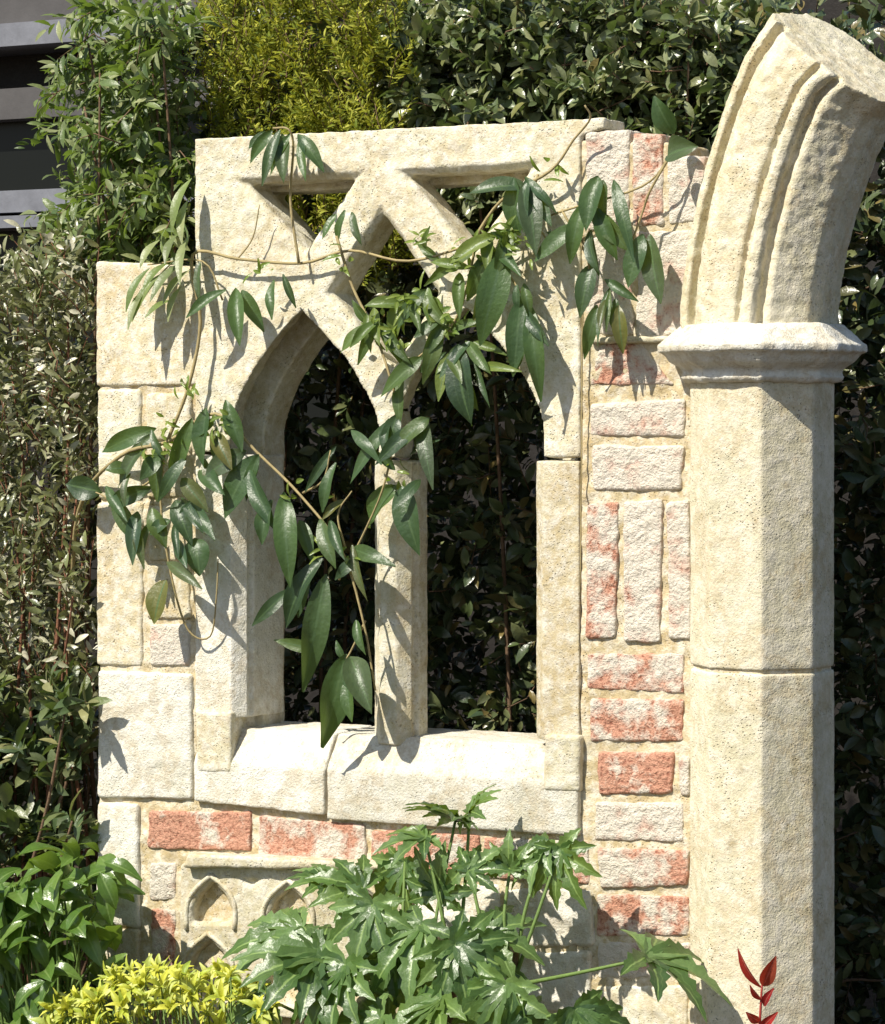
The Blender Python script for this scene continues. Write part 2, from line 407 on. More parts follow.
# brick pier between window and column
pier = [((586, 134), (628, 131), (628, 226), (586, 232)), M_bwh], [((631, 131), (664, 133), (664, 226), (631, 226)), M_bmid], \
       [((586, 236), (632, 232), (632, 335), (588, 335)), M_bwh], [((636, 230), (690, 228), (690, 336), (636, 336)), M_bwh], \
       [((668, 158), (706, 158), (704, 222), (668, 224)), M_bwh], \
       [((590, 384), (600, 345), (640, 341), (674, 383)), M_bmid], \
       [((590, 402), (684, 400), (684, 437), (590, 437)), M_bwh], [((590, 447), (683, 446), (683, 491), (592, 491)), M_bwh], \
       [((584, 503), (616, 503), (616, 640), (584, 640)), M_bmid], [((623, 500), (661, 500), (661, 641), (623, 641)), M_bwh], [((667, 502), (689, 502), (689, 640), (667, 640)), M_bwh], \
       [((588, 652), (684, 654), (684, 692), (588, 690)), M_bmid], [((590, 700), (684, 701), (684, 742), (590, 741)), M_bmid], \
       [((597, 753), (674, 754), (672, 796), (597, 795)), M_bred], [((678, 755), (690, 755), (690, 796), (678, 796)), M_bwh], [((594, 800), (684, 801), (682, 842), (594, 841)), M_bwh], \
       [((598, 850), (688, 851), (688, 888), (598, 887)), M_bmid], [((597, 895), (690, 896), (690, 936), (597, 935)), M_bmid], [((597, 943), (690, 944), (690, 980), (597, 979)), M_bwh]
for c, m in pier: block('brick', list(c), m, folly, random.uniform(-.002, .004), .1, amp=.0045, sc=.022, rnd=.004, voxel=.004, jit=2.2)
block('ledge_stone', [(588, 338), (690, 336), (690, 343), (588, 345)], M_st, folly, -.012, .1)

# gothic window: head with tracery, jambs, mullion, sill
def lancet(x0, x1, ap, sp, n=10):
    """arch points from (x0,sp) over apex to (x1,sp)"""
    up = [(x0+(ap[0]-x0)*(i/n)**1.65, sp+(ap[1]-sp)*i/n) for i in range(n+1)]
    return up+[(x1+(ap[0]-x1)*(i/n)**1.65, sp+(ap[1]-sp)*i/n) for i in range(n-1, -1, -1)]
CH = .030; J = 458
aL = lancet(231, 378, (301, 311), 432); aR = lancet(396, 543, (466, 309), 432)
outer = [(195, J-6), (195, 139), (604, 118), (604, 128), (580, 136), (580, J)] + [(543, J)] + aR[::-1] + [(396, J)] + [(378, J)] + aL[::-1] + [(231, J-5)]
ne = len(outer); oc = [0]*ne
i = 6
nA = len(aR)
for k in range(6, 6+nA+1): oc[k] = -CH         # right lancet edges
for k in range(6+nA+2, 6+nA+2+nA+1): oc[k] = -CH
window = slab('tracery_window', outer, [[(233, 178), (366, 171), (303, 260)], [(393, 169), (541, 161), (468, 264)], [(381, 203), (443, 292), (392, 378), (324, 294)]], M_st, folly, 0, .095, CH, hch=.013,
              outer_ch=[-v for v in oc] if False else [(-v) * -1 for v in oc], amp=.004, sc=.03)
# the deeper surround behind the tracery
def half(x0, x1, sp, ap, n=9): return [(x0+(x1-x0)*(i/n)**1.65, sp+(ap-sp)*i/n) for i in range(n+1)]
slab('surround', [(196, 741), (196, 140), (579, 120), (579, 741), (562, 741)] + half(562, 486, 434, 320) + [(489, 268), (556, 180), (262, 193), (324, 266)] + half(264, 322, 434, 322)[::-1] + [(264, 741)], [], M_st, window, .085, .085, .001, amp=.003)
def jamb(name, x0, x1, y0, y1, cl, cr, m, depth=.18, par=None, yo=0.0):
    a, b = W(x0, y1, yo)[0], W(x1, y1, yo)[0]; zt, zb = W((x0+x1)/2, y0, yo)[2], W((x0+x1)/2, y1, yo)[2]; c = CH
    prof = [(a, 0), (b, 0)]
    prof = ([(a, 0)] if not cl else [(a-c, c), (a, 0)]) + ([(b, 0)] if not cr else [(b, 0), (b+c-.005, c-.005), (b+c-.013, c+.004), (b+c-.001, c+.014)]) + [(b+(c if cr else 0), depth), (a-(c if cl else 0), depth)]
    n = len(prof); vs = [(x, y+yo, z) for z in (zb, zt) for x, y in prof]
    fs = [tuple(range(n))[::-1], tuple(range(n, 2*n))]+[(i, (i+1) % n, (i+1) % n+n, i+n) for i in range(n)]
    o = link(name, vs, fs, m, par or window); return weather(o, rnd=.001, amp=.0025, voxel=.003, sm=1, big=.0015)
jamb('jamb_stone', 195, 231, 455, 717, 0, 1, M_wh, .16)
jamb('jamb_stone', 543, 579, 461, 741, 1, 0, M_tan, .16)
jamb('mullion', 380, 396, 461, 745, 1, 1, M_st, .08, None, .016)
for a in ((196, 712, 231, 772), (543, 735, 580, 792)): block('stool', a, M_st, window, -.012, .15, rnd=.003)
# sill: sloped top, two stones
def sill(x0, x1, yt0, yt1, yb0, yb1):
    A, Bq = W(x0, yt0), W(x1, yt1); A2, B2 = W(x0, yb0), W(x1, yb1)
    pr = lambda P, Pb: [(P[0], .034, P[2]+.000), (P[0], .19, P[2]+.004), (P[0], .19, Pb[2]), (P[0], -.010, Pb[2]), (P[0], -.010, P[2]-.070), (P[0], -.006, P[2]-.062)]
    a, b = pr(A, A2), pr(Bq, B2); n = 6; vs = a+b
    fs = [tuple(range(n)), tuple(range(n, 2*n))[::-1]]+[(i, i+n, (i+1) % n+n, (i+1) % n) for i in range(n)]
    o = link('sill_stone', vs, fs, M_wh, window)
    bm = bmesh.new(); bm.from_mesh(o.data); bmesh.ops.recalc_face_normals(bm, faces=bm.faces); bm.to_mesh(o.data); bm.free()
    weather(o, rnd=.003, amp=.003, big=.0012)
sill(196, 327, 728, 735, 801, 815); sill(329, 580, 735, 748, 819, 836)
# carved panel low in the wall
def niche(cx, top, w, bot):
    return [(cx-w, bot), (cx-w, top+28), (cx-w*.72, top+12), (cx, top-4), (cx+w*.72, top+12), (cx+w, top+28), (cx+w, bot)]
slab('carved_panel', [(180, 866), (190, 858), (405, 868), (402, 1022), (180, 1014)],
     [niche(211, 882, 22, 926), niche(288, 887, 23, 931), niche(365, 891, 23, 935), [(236, 877), (264, 879), (250, 890)], [(313, 881), (341, 883), (327, 894)],
      niche(208, 940, 23, 1005), niche(287, 945, 23, 1008), niche(364, 949, 23, 1012)], M_st, folly, -.020, .036, .007, voxel=.0035, rnd=.003, amp=.003, sm=1)
rib = MB()
for args in ((211, 879, 24, 930), (288, 884, 25, 934), (365, 888, 25, 938), (208, 937, 25, 1008), (287, 942, 25, 1010)):
    q = niche(*args); rib.tube(curve_pts([W(p[0], p[1], -.020) for p in (q[0], q[1], q[2], q[3])], 3), .0055, .0055, 6); rib.tube(curve_pts([W(p[0], p[1], -.020) for p in (q[3], q[4], q[5], q[6])], 3), .0055, .0055, 6)
rib.build('tracery_rib', M_st, [o for o in bpy.data.objects if o.name == 'carved_panel'][0])
block('hood_moulding', [(186, 853), (408, 864), (408, 872), (182, 868)], M_st, folly, -.044, .05, voxel=.004)

# column
CX = W(762, 600, .02)[0]; CY = .02; AP = .1275
def zc(py): return float((CP + (FW*F + RT*(762-442.5) + UP*(HORY-py)) * ((CY-.12-CP[1])/(FW*F + RT*(762-442.5))[1]))[2])
def octa(prof, m, name, par, **kw):
    vs, fs = [], []
    for a, z in prof:
        r = a/math.cos(math.pi/8)
        for k in range(8):
            q = math.pi/8+k*math.pi/4; vs.append((CX+r*math.cos(q), CY+r*math.sin(q), z))
    for i in range(len(prof)-1):
        for k in range(8): fs.append((i*8+k, i*8+(k+1) % 8, (i+1)*8+(k+1) % 8, (i+1)*8+k))
    fs += [tuple(range(8))[::-1], tuple(range((len(prof)-1)*8, len(prof)*8))]
    o = link(name, vs, fs, m, par); return weather(o, **kw)
shaft = octa([(AP+.01, 0), (AP+.01, .12), (AP, .16), (AP-.001, zc(674)-.0)], M_col, 'column', folly, voxel=.005, rnd=.003, amp=.0014, sc=.02, big=.001)
octa([(AP-.006, zc(680)), (AP-.006, zc(666))], M_mort, 'mortar_joint', shaft, voxel=.005, rnd=0, amp=.003)
octa([(AP-.001, zc(671)), (AP-.001, zc(380))], M_col, 'shaft_stone', shaft, voxel=.005, rnd=.003, amp=.0014, sc=.02, big=.001)
octa([(AP-.03, zc(383)), (AP+.008, zc(382)), (AP+.017, zc(377)), (AP+.012, zc(373)), (AP+.014, zc(369)), (AP+.034, zc(362)), (AP+.046, zc(353)), (AP+.056, zc(351)), (AP+.057, zc(344)), (AP+.046, zc(339)), (AP+.014, zc(323)), (AP-.03, zc(322))],
     M_wh, 'capital', shaft, voxel=.004, rnd=.0, amp=.005, sc=.03, sm=1)
# broken arch, swept in the plane of the wall
prof = [(-.55, -.98), (-.98, -.55), (-1.08, .25), (-1.10, .42), (-1.02, .60), (-.90, .68), (-.82, .52), (-.72, .53), (-.69, .84), (-.58, .93), (-.45, .99), (.02, 1.02), (.06, .92), (.13, .92),
        (.14, 1.02), (.21, 1.09), (.31, 1.07), (.36, .98), (.35, .86), (.42, .85), (.47, .95), (.56, .95), (1.0, .56), (1.08, .30), (1.06, -.45), (.5, -.98)]
AR = 1.16; a0, a1 = R(4), R(32.5); z0 = zc(324); SC = .127
vs = []; nn_ = 26
cxz = lambda a: (CX-.006+AR*(math.cos(a0)-math.cos(a)), z0-.004+AR*(math.sin(a)-math.sin(a0)))
for i in range(nn_+1):
    a = a0+(a1-a0)*i/nn_; x, z = cxz(a); k = SC*(1+.03*i/nn_)
    for u, v in prof:
        zz = z+(-math.sin(a))*u*k
        xx = x+math.cos(a)*u*k
        tl = max(0, (i-nn_+5)/5); zz -= tl*(.022*(v+1)+.014*(u+1)); xx -= tl*(.004*(v+1)+.003*(u+1))
        if i == 0: zz = z0-.006
        vs.append((xx, CY-v*k, zz))
n = len(prof); fs = [(i*n+j, i*n+(j+1) % n, (i+1)*n+(j+1) % n, (i+1)*n+j) for i in range(nn_) for j in range(n)]+[tuple(range(n))[::-1], tuple(range(nn_*n, (nn_+1)*n))]
o = link('broken_arch', vs, fs, M_col, folly)
bm = bmesh.new(); bm.from_mesh(o.data); bmesh.ops.triangulate(bm, faces=[f for f in bm.faces if len(f.verts) > 4]); bmesh.ops.recalc_face_normals(bm, faces=bm.faces); bm.to_mesh(o.data); bm.free()
weather(o, voxel=.004, rnd=0, amp=.0035, sc=.02, sm=1, big=.003)

# ------------------------------------------------------------------ climbing vine
L_vine = leaf_mat('vine_leaf', [(.025, .050, .025), (.045, .085, .035), (.08, .12, .025), (.03, .065, .035), (.06, .11, .03), (.035, .07, .04), (.13, .12, .03)], .40, .42, .2, vein=(.07, .12, .05), under=(.10, .15, .06))
L_vmid = leaf_mat('mid_vine_leaf', [(.05, .09, .03), (.11, .17, .035), (.04, .075, .035), (.17, .22, .05), (.07, .12, .03)], .4, .42, .28, vein=(.12, .18, .07))
L_vy = leaf_mat('young_vine_leaf', [(.13, .20, .03), (.22, .28, .05), (.10, .17, .03)], .35, .5, .35, vein=(.3, .35, .12))
vroot = W(90, 1000, -.06)
vine = thing('climbing_vine', 'climbing vine with long drooping dark leaves trailing across the gothic window', 'climbing plant', (vroot[0], -.08, 0))
stems = MB()
def path(pts, r0, r1, wob=.004):
    P = [W(p[0], p[1], p[2])+rng.normal(size=3)*wob for p in pts]; stems.tube(curve_pts(P, 5), r0, r1, 6)
path([(84, 1160, .10), (60, 900, .16), (70, 640, .14), (80, 510, .02), (120, 455, -.06), (165, 442, -.05), (215, 412, -.05), (258, 450, -.04), (305, 495, -.04), (345, 550, -.05), (362, 620, -.05), (374, 690, -.04)], .0055, .002)
path([(165, 442, -.05), (190, 385, -.04), (200, 320, -.03), (196, 255, -.03), (240, 262, -.03), (300, 264, -.025), (350, 252, -.03), (410, 262, -.04), (480, 240, -.05), (560, 210, -.04), (640, 188, -.04), (668, 158, -.05), (674, 132, -.05)], .004, .0018)
path([(335, 238, -.03), (352, 285, -.03), (372, 330, -.04), (388, 372, -.05), (398, 415, -.05), (384, 478, -.05), (362, 532, -.05), (340, 580, -.05)], .0032, .002)
path([(300, 264, -.03), (290, 200, -.03), (296, 150, -.03), (290, 132, -.04), (270, 128, -.05)], .003, .002)
path([(480, 240, -.05), (452, 318, -.05), (405, 368, -.05)], .003, .002)
path([(468, 252, -.04), (500, 200, -.035), (552, 168, -.03), (572, 142, -.03), (588, 120, -.05), (583, 104, -.06)], .0038, .0018)
path([(540, 172, -.03), (530, 210, -.03), (548, 238, -.04)], .0028, .002)
path([(668, 158, -.05), (652, 195, -.05), (640, 215, -.05), (634, 240, -.05)], .003, .002)
path([(560, 210, -.04), (585, 250, -.04), (590, 270, -.04), (581, 312, -.02), (581, 450, -.01), (581, 600, -.01)], .0025, .0012)
path([(165, 442, -.05), (160, 500, -.05), (172, 575, -.05), (190, 628, -.03), (208, 634, -.02), (218, 600, -.03), (220, 560, -.03)], .0028, .0014)
path([(305, 495, -.04), (322, 482, -.05), (330, 450, -.05)], .0025, .0015)
path([(345, 550, -.05), (340, 515, -.05), (348, 490, -.05)], .0025, .0015)
path([(222, 300, -.03), (205, 262, -.03), (150, 262, -.03)], .0022, .0016)
path([(240, 262, -.03), (250, 240, -.03), (262, 205, -.03)], .002, .001)
path([(500, 262, -.05), (522, 292, -.05), (530, 306, -.05)], .0025, .0015)
path([(362, 620, -.05), (350, 650, -.05), (345, 660, -.05)], .0025, .0015)
path([(160, 470, -.05), (118, 500, -.05), (95, 490, -.05)], .0025, .0015)
stems.build('stem', M_vst, vine)
groups = {
 'a': [(272, 130, 250, 164, 13), (283, 134, 284, 184, 17), (290, 134, 270, 176, 12), (298, 134, 324, 172, 17), (301, 138, 306, 182, 13), (265, 131, 248, 150, 10), (280, 130, 262, 186, 12)],
 'b': [(226, 290, 186, 318, 16), (200, 262, 200, 302, 12), (236, 288, 240, 346, 22), (242, 290, 264, 332, 18), (274, 280, 272, 320, 13), (283, 274, 296, 308, 10)],
 'b2': [(345, 210, 338, 244, 12), (352, 212, 362, 246, 12), (336, 214, 322, 240, 12)],
 'c': [(482, 246, 424, 286, 16), (472, 268, 430, 262, 11), (402, 298, 394, 346, 17), (412, 300, 420, 332, 12), (374, 308, 380, 346, 14), (442, 318, 414, 338, 13), (450, 330, 482, 320, 12), (456, 352, 436, 374, 12), (403, 370, 400, 426, 14), (368, 325, 352, 300, 12), (430, 296, 444, 318, 16), (420, 372, 446, 352, 12), (440, 262, 415, 240, 10), (425, 250, 430, 226, 9)],
 'd': [(514, 178, 520, 236, 21), (526, 180, 536, 256, 24), (504, 250, 480, 346, 30), (521, 296, 514, 374, 25), (530, 304, 541, 402, 23), (458, 344, 472, 426, 30), (474, 350, 490, 408, 9), (508, 240, 490, 232, 10)],
 'e': [(598, 176, 586, 232, 23), (603, 180, 607, 226, 14), (582, 204, 570, 264, 17), (614, 180, 634, 262, 14), (577, 224, 534, 262, 20), (591, 230, 599, 276, 12), (592, 264, 580, 318, 19), (610, 288, 598, 346, 12), (610, 290, 606, 332, 8), (560, 240, 545, 232, 8)],
 'f': [(643, 234, 628, 288, 26), (650, 234, 661, 304, 22)],
 'f2': [(674, 134, 654, 96, 27), (667, 156, 698, 146, 27)],
 'g': [(396, 416, 350, 484, 16), (424, 418, 433, 490, 20), (396, 485, 369, 528, 28), (402, 486, 420, 556, 28), (395, 470, 375, 450, 10), (410, 455, 440, 440, 10)],
 'h': [(258, 454, 224, 520, 32), (246, 450, 203, 478, 26), (284, 492, 290, 588, 28), (272, 500, 262, 545, 20), (300, 520, 312, 562, 18), (322, 558, 286, 628, 22), (292, 588, 252, 626, 15), (326, 574, 303, 692, 32), (322, 650, 274, 640, 16), (336, 446, 305, 492, 11), (352, 545, 368, 602, 13), (330, 520, 345, 560, 14), (250, 470, 275, 530, 22), (345, 500, 322, 520, 10), (355, 560, 335, 580, 12)],
 'i': [(346, 654, 322, 748, 34), (350, 656, 372, 714, 28), (348, 676, 352, 722, 16), (344, 660, 336, 640, 10), (356, 620, 366, 655, 12)],
 'j': [(156, 428, 102, 452, 24), (152, 434, 118, 488, 19), (192, 418, 170, 484, 20), (206, 408, 204, 468, 24), (226, 400, 242, 452, 22), (102, 492, 66, 484, 26), (152, 486, 108, 506, 22), (112, 498, 142, 546, 24), (152, 508, 166, 548, 24), (176, 500, 192, 546, 22), (182, 478, 208, 512, 18), (186, 458, 158, 502, 16), (196, 538, 200, 576, 30), (166, 580, 154, 624, 27), (150, 522, 140, 562, 16), (178, 540, 187, 568, 13), (130, 470, 105, 470, 18), (160, 455, 140, 480, 18), (170, 520, 150, 535, 18), (200, 470, 225, 495, 20), (215, 420, 190, 440, 18), (212, 430, 232, 470, 22), (190, 500, 215, 540, 16)],
}
young = {'a': 3, 'c': 5}
for k, ls in groups.items():
    m = MB(); y_ = MB()
    if k in 'cdehgj':
        for _ in range({'c': 26, 'd': 15, 'j': 12, 'e': 8}.get(k, 6)):
            e = random.choice(ls); a_ = e[0]+random.gauss(0, 9), e[1]+random.gauss(0, 9); an = random.gauss(math.pi/2, .6); L_ = random.uniform(28, 62); ls = ls+[(a_[0], a_[1], a_[0]+L_*math.cos(an), a_[1]+L_*math.sin(an), L_*random.uniform(.27, .38))]
    for q, (bx, by, tx, ty, wd) in enumerate(ls):
        d0 = -.035-.025*random.random(); dt = d0+random.uniform(-.045, .01)
        a, b = W(bx, by, d0), W(tx, ty, dt); foreshort = 1
        nor = nrm(V(.25+random.uniform(-.45, .35), -1, .25+random.uniform(-.35, .35)))
        tgt = m
        tgt.leaf(a, b, wd/500*random.uniform(.78, 1.06), nor, fold=random.uniform(.12, .6), curl=random.uniform(.04, .12), round_=random.uniform(.72, .92), twist=random.uniform(-.9, .9), wave=random.uniform(.02, .09), seg=12)
    m.build('leaf_spray', L_vine if k not in ('c',) else L_vmid, vine)
ym = MB()
for cx, cy, nn2 in ((190, 388, 10), (345, 555, 6), (372, 325, 18), (412, 305, 26), (448, 322, 24), (505, 232, 30), (470, 262, 16), (345, 262, 8), (520, 250, 12), (556, 172, 5), (160, 450, 16), (335, 545, 6), (395, 478, 8), (215, 425, 12), (300, 490, 5), (265, 268, 5), (400, 345, 12), (430, 240, 8), (170, 430, 8)):
    for _ in range(nn2):
        p = W(cx+random.gauss(0, 9), cy+random.gauss(0, 7), -.055+random.uniform(-.02, .02)); d = rdir(1, (0, -.3, -.1))[0]
        ym.leaf(p, p+d*random.uniform(.015, .04), random.uniform(.006, .012), nrm(V(random.uniform(-.6, .6), -1, random.uniform(-.3, .8))), seg=4)
ym.build('young_leaves', L_vy, vine)

# ------------------------------------------------------------------ background planting
L_dark = leaf_mat('dark_hedge_leaf', [(.03, .05, .02), (.08, .11, .035), (.04, .065, .035), (.17, .19, .08), (.06, .07, .03), (.20, .15, .05)], .3, .5, .1, (.1, .15, .03))
L_glau = leaf_mat('glossy_shrub_leaf', [(.09, .13, .045), (.15, .19, .08), (.07, .10, .045), (.27, .29, .15), (.13, .15, .06), (.20, .20, .07)], .3, .6, .15, (.2, .3, .05))
L_gold = leaf_mat('golden_conifer_leaf', [(.20, .24, .02), (.36, .36, .03), (.09, .13, .015), (.50, .49, .08), (.15, .20, .02), (.10, .13, .02)], .6, .2, .3, (.5, .5, .04))
L_green = leaf_mat('fern_green_leaf', [(.10, .15, .05), (.17, .22, .07), (.06, .10, .03), (.32, .34, .17), (.13, .18, .05)], .4, .4, .25)
L_pale = leaf_mat('small_pale_leaf', [(.09, .11, .045), (.28, .28, .15), (.12, .13, .05), (.62, .58, .44), (.18, .20, .07), (.10, .12, .045)], .32, .6, .15, (.3, .35, .08))
L_rh = leaf_mat('leathery_leaf', [(.05, .08, .035), (.08, .12, .05), (.16, .18, .07), (.06, .09, .045), (.30, .28, .12)], .38, .5, .12)
L_bl = leaf_mat('broad_green_leaf', [(.06, .12, .02), (.09, .17, .03), (.14, .22, .05)], .3, .5, .25, vein=(.16, .24, .07))
L_yel = leaf_mat('golden_leaf', [(.50, .52, .05), (.66, .65, .10), (.34, .42, .05), (.74, .74, .26), (.24, .34, .05), (.62, .60, .07)], .45, .35, .3, (.8, .8, .1))
L_fat = leaf_mat('palmate_leaf', [(.045, .095, .025), (.08, .15, .035), (.15, .24, .08), (.04, .085, .03), (.11, .18, .04)], .36, .5, .25, vein=(.22, .32, .10))
L_cr = leaf_mat('red_leaf', [(.30, .012, .02), (.42, .03, .025), (.20, .02, .015), (.26, .06, .03)], .35, .5, .3, (.6, .05, .02), vein=(.5, .16, .12))

# big dark hedge right behind the wall
hp = np.concatenate([scatter(3600, (215, 20, 960, 1130), (.5, .8), seed=1), scatter(2600, (215, 20, 1100, 1130), (.8, 1.25), seed=21)])
shrub('hedge', 'dark evergreen hedge seen through the window openings and right of the column', 'hedge', hp, (W(600, 900, .8)[0], .8, 0), L_dark, M_bark, .10, 8, .048, .42, up=(0, -.5, .3), nstem=4, face=(-.2, -.8, .5))
# glossy shrub over the top, right
tp = scatter(2300, (400, 2, 775, 235), (.42, .85), keep=lambda x, y: y > 8+20*math.sin(x*.02) and (x > 440 or y < 130+30*random.random()), seed=5)
shrub('evergreen_shrub', 'glossy grey-green shrub rising behind the lintel left of the broken arch', 'shrub', tp, (W(590, 300, .65)[0], .65, 0), L_glau, M_bark, .07, 9, .042, .42, up=(0, -.4, .6), nstem=6, face=(-.3, -.5, .8))
# golden conifer: fans of fine sprays
cp = scatter(2100, (205, -20, 425, 290), (.35, .75), keep=lambda x, y: x < 400+20*math.sin(y*.1) and x > 205+10*math.sin(y*.13), seed=9)
shrub('golden_conifer', 'golden-yellow conifer behind the top left corner of the window', 'conifer', cp, (W(315, 300, .55)[0], .55, 0), L_gold, M_bark, .09, 24, .020, .22, up=(0, -.25, 1.1), spread=.7, nstem=3, face=(-.3, -.8, .3), fold=.2)
# feathery green shrub at upper left
up_ = scatter(430, (60, 2, 200, 300), (.15, .6), keep=lambda x, y: (x > 84+20*math.sin(y*.05)) and (y < 255 or x > 130), seed=2)
shrub('green_shrub', 'fresh green arching shrub at upper left against the house window', 'shrub', up_, (W(140, 300, .4)[0], .4, 0), L_green, M_bark, .11, 12, .048, .30, up=(-.5, -.5, .2), droop=.35, nstem=20, face=(-.4, -.6, .8))
dr = MB()
gs = [o for o in bpy.data.objects if o.name == 'green_shrub'][0]
for bx, by, tx, ty, wd in ((185, 262, 150, 302, 14), (165, 272, 132, 322, 14), (150, 268, 126, 312, 12), (190, 270, 163, 304, 11), (178, 234, 165, 264, 12), (192, 178, 172, 232, 14), (170, 262, 142, 292, 12), (188, 200, 182, 244, 12), (160, 240, 140, 268, 12), (175, 300, 145, 318, 10), (150, 285, 128, 330, 11), (182, 286, 168, 322, 10), (190, 235, 180, 285, 12)):
    a, b = W(bx, by, -.03), W(tx, ty, -.06-.04*random.random())
    dr.leaf(a, b, wd/480, nrm(V(-.3, -1, .6)), fold=.3, curl=.1, twist=.4)
dr.tube(curve_pts([W(150, 150, .3), W(170, 200, .1), W(188, 240, -.02), W(160, 275, -.04)], 5), .003, .0015)
dr.build('drooping_leaves', L_green, gs)
# small-leaved pale shrub, left edge
lp = scatter(1050, (-60, 268, 96, 720), (.0, .45), keep=lambda x, y: y > 285 or x > 30, seed=4)
shrub('small_leaved_shrub', 'twiggy shrub with small pale leaves and red stems along the left edge', 'shrub', lp, (W(40, 700, .2)[0], .2, 0), L_pale, M_red, .11, 8, .034, .34, up=(0, -.3, 1.0), spread=.6, nstem=12, face=(-.4, -.5, .6), jitter=.9, srad=.0035)
# leathery shrub below it
rp = scatter(260, (-60, 690, 92, 880), (-.05, .35), seed=6)
shrub('leathery_shrub', 'dark leathery-leaved shrub with yellowish buds at the lower left edge', 'shrub', rp, (W(40, 900, .15)[0], .15, 0), L_rh, M_bark, .06, 8, .062, .36, up=(-.1, -.5, .8), spread=.6, nstem=14, face=(-.3, -.6, .9))
# deep dark backing hedge low left
bp = scatter(1000, (-120, 230, 215, 1130), (.5, .8), keep=lambda x, y: y > 300 or x > 90, seed=8)
shrub('hedge', 'dark hedge low behind the pale twiggy shrub at the left edge', 'hedge', bp, (W(60, 900, .65)[0], .65, 0), L_dark, M_bark, .10, 8, .045, .42, up=(0, -.5, .3), nstem=14)

# ------------------------------------------------------------------ foreground planting
# broad-leaved plant bottom left
bl = thing('leafy_plant', 'broad-leaved bright green plant in front of the lower left corner of the wall', 'plant', (W(50, 1000, -.2)[0], -.2, 0))
m = MB(); s = MB()
for i in range(230):
    px = random.uniform(-40, 120); top = 852 if px > 60 else 868; py = top+abs(random.gauss(0, 80))
    if py > 1060: continue
    y = random.uniform(-.30, -.04)
    p = W(px, py, y); q = rdir(1, (.3, -.5, -.5), .8)[0]; Ln = random.uniform(.06, .125)
    m.leaf(p, p+q*Ln, Ln*random.uniform(.36, .5), nrm(V(random.uniform(-.6, .2), -.6, .8)), fold=.35, curl=.12, wave=.06, twist=random.uniform(-.5, .5), seg=8)
    if i % 3 == 0:
        b = V(bl.location[0]+random.uniform(-.12, .12), -.2+random.uniform(-.08, .08), 0); s.tube(curve_pts([b, (b+p)/2+V(0, 0, .05), p], 4), .004, .002, 5)
s.build('stem', M_gst, bl); m.build('foliage', L_bl, bl)
# golden leaved plant
yp = thing('golden_leaved_plant', 'low plant with bright yellow leaves at the bottom left below the carved panel', 'plant', (W(170, 1000, -.3)[0], -.3, 0))
m = MB(); s = MB()
for i in range(150):
    px = random.uniform(45, 276); env = 988-20*math.sin((px-45)/251*math.pi)+(14 if px < 100 else 0)
    py = env+abs(random.gauss(0, 30))+random.uniform(-4, 8); y = random.uniform(-.42, -.2); p = W(px, py, y)
    for k in range(9):
        q = rdir(1, (0, -.2, .45), 1)[0]; Ln = random.uniform(.018, .045)
        m.leaf(p, p+q*Ln, Ln*random.uniform(.25, .36), nrm(V(random.uniform(-.7, .4), -.7, .8)), fold=.4, curl=.15, seg=5)
    b = V(p[0]+random.uniform(-.03, .03), -.3+random.uniform(-.08, .08), 0); s.tube([b, (b+p)/2, p], .002, .0015, 4)
s.build('stem', M_gst, yp); m.build('foliage', L_yel, yp)
# palmate plant
fp = thing('palmate_shrub', 'large shrub with lobed hand-shaped glossy leaves growing under the window sill', 'shrub', (W(480, 1000, -.22)[0], -.22, 0))
def palmate(m, c, ax, nor, size, lobes=7, spread=R(118), droop=.35):
    ax = nrm(ax); side = nrm(np.cross(ax, nor)); n = nrm(np.cross(side, ax))
    for k in range(lobes):
        t = k/(lobes-1)*2-1; a = t*spread; d = ax*math.cos(a)+side*math.sin(a)
        L = size*(1-.42*abs(t)**1.6)*random.uniform(.9, 1.08)
        tip = c+d*L-n*0-V(0, 0, droop*L*random.uniform(.6, 1.2))
        # lobe: toothed lanceolate blade
        b = c-d*.02*size
        axx = nrm(tip-b); sd_ = nrm(np.cross(axx, n)); nn = np.cross(sd_, axx); LL = np.linalg.norm(tip-b)
        vs, uv, fs = [], [], []; seg = 12; wmax = size*.145*(1-.25*abs(t))
        for i in range(seg+1):
            q = i/seg
            wd = wmax*(.62+.38*math.sin(math.pi*min(1, q*1.25)) if q < .55 else (1-((q-.55)/.45)**1.5))
            if q < .12: wd = wmax*(.35+q*2.6)
            if .35 < q < .97: wd *= 1.0+.26*(1 if i % 2 else -.6)
            if i == seg: wd = .0008
            cc = b+axx*LL*q+nn*(.10*LL*math.sin(math.pi*q))
            for u in (-1, -.45, 0, .45, 1):
                vs.append(cc+sd_*wd*u+nn*(wd*.42*abs(u)+wd*.12*math.sin(q*11+u*3))+(-axx*wd*.15*abs(u))); uv.append((.5+.5*u, q))
        for i in range(seg):
            for j in range(4): fs.append((i*5+j, i*5+j+1, (i+1)*5+j+1, (i+1)*5+j))
        m.add(vs, fs, uv)
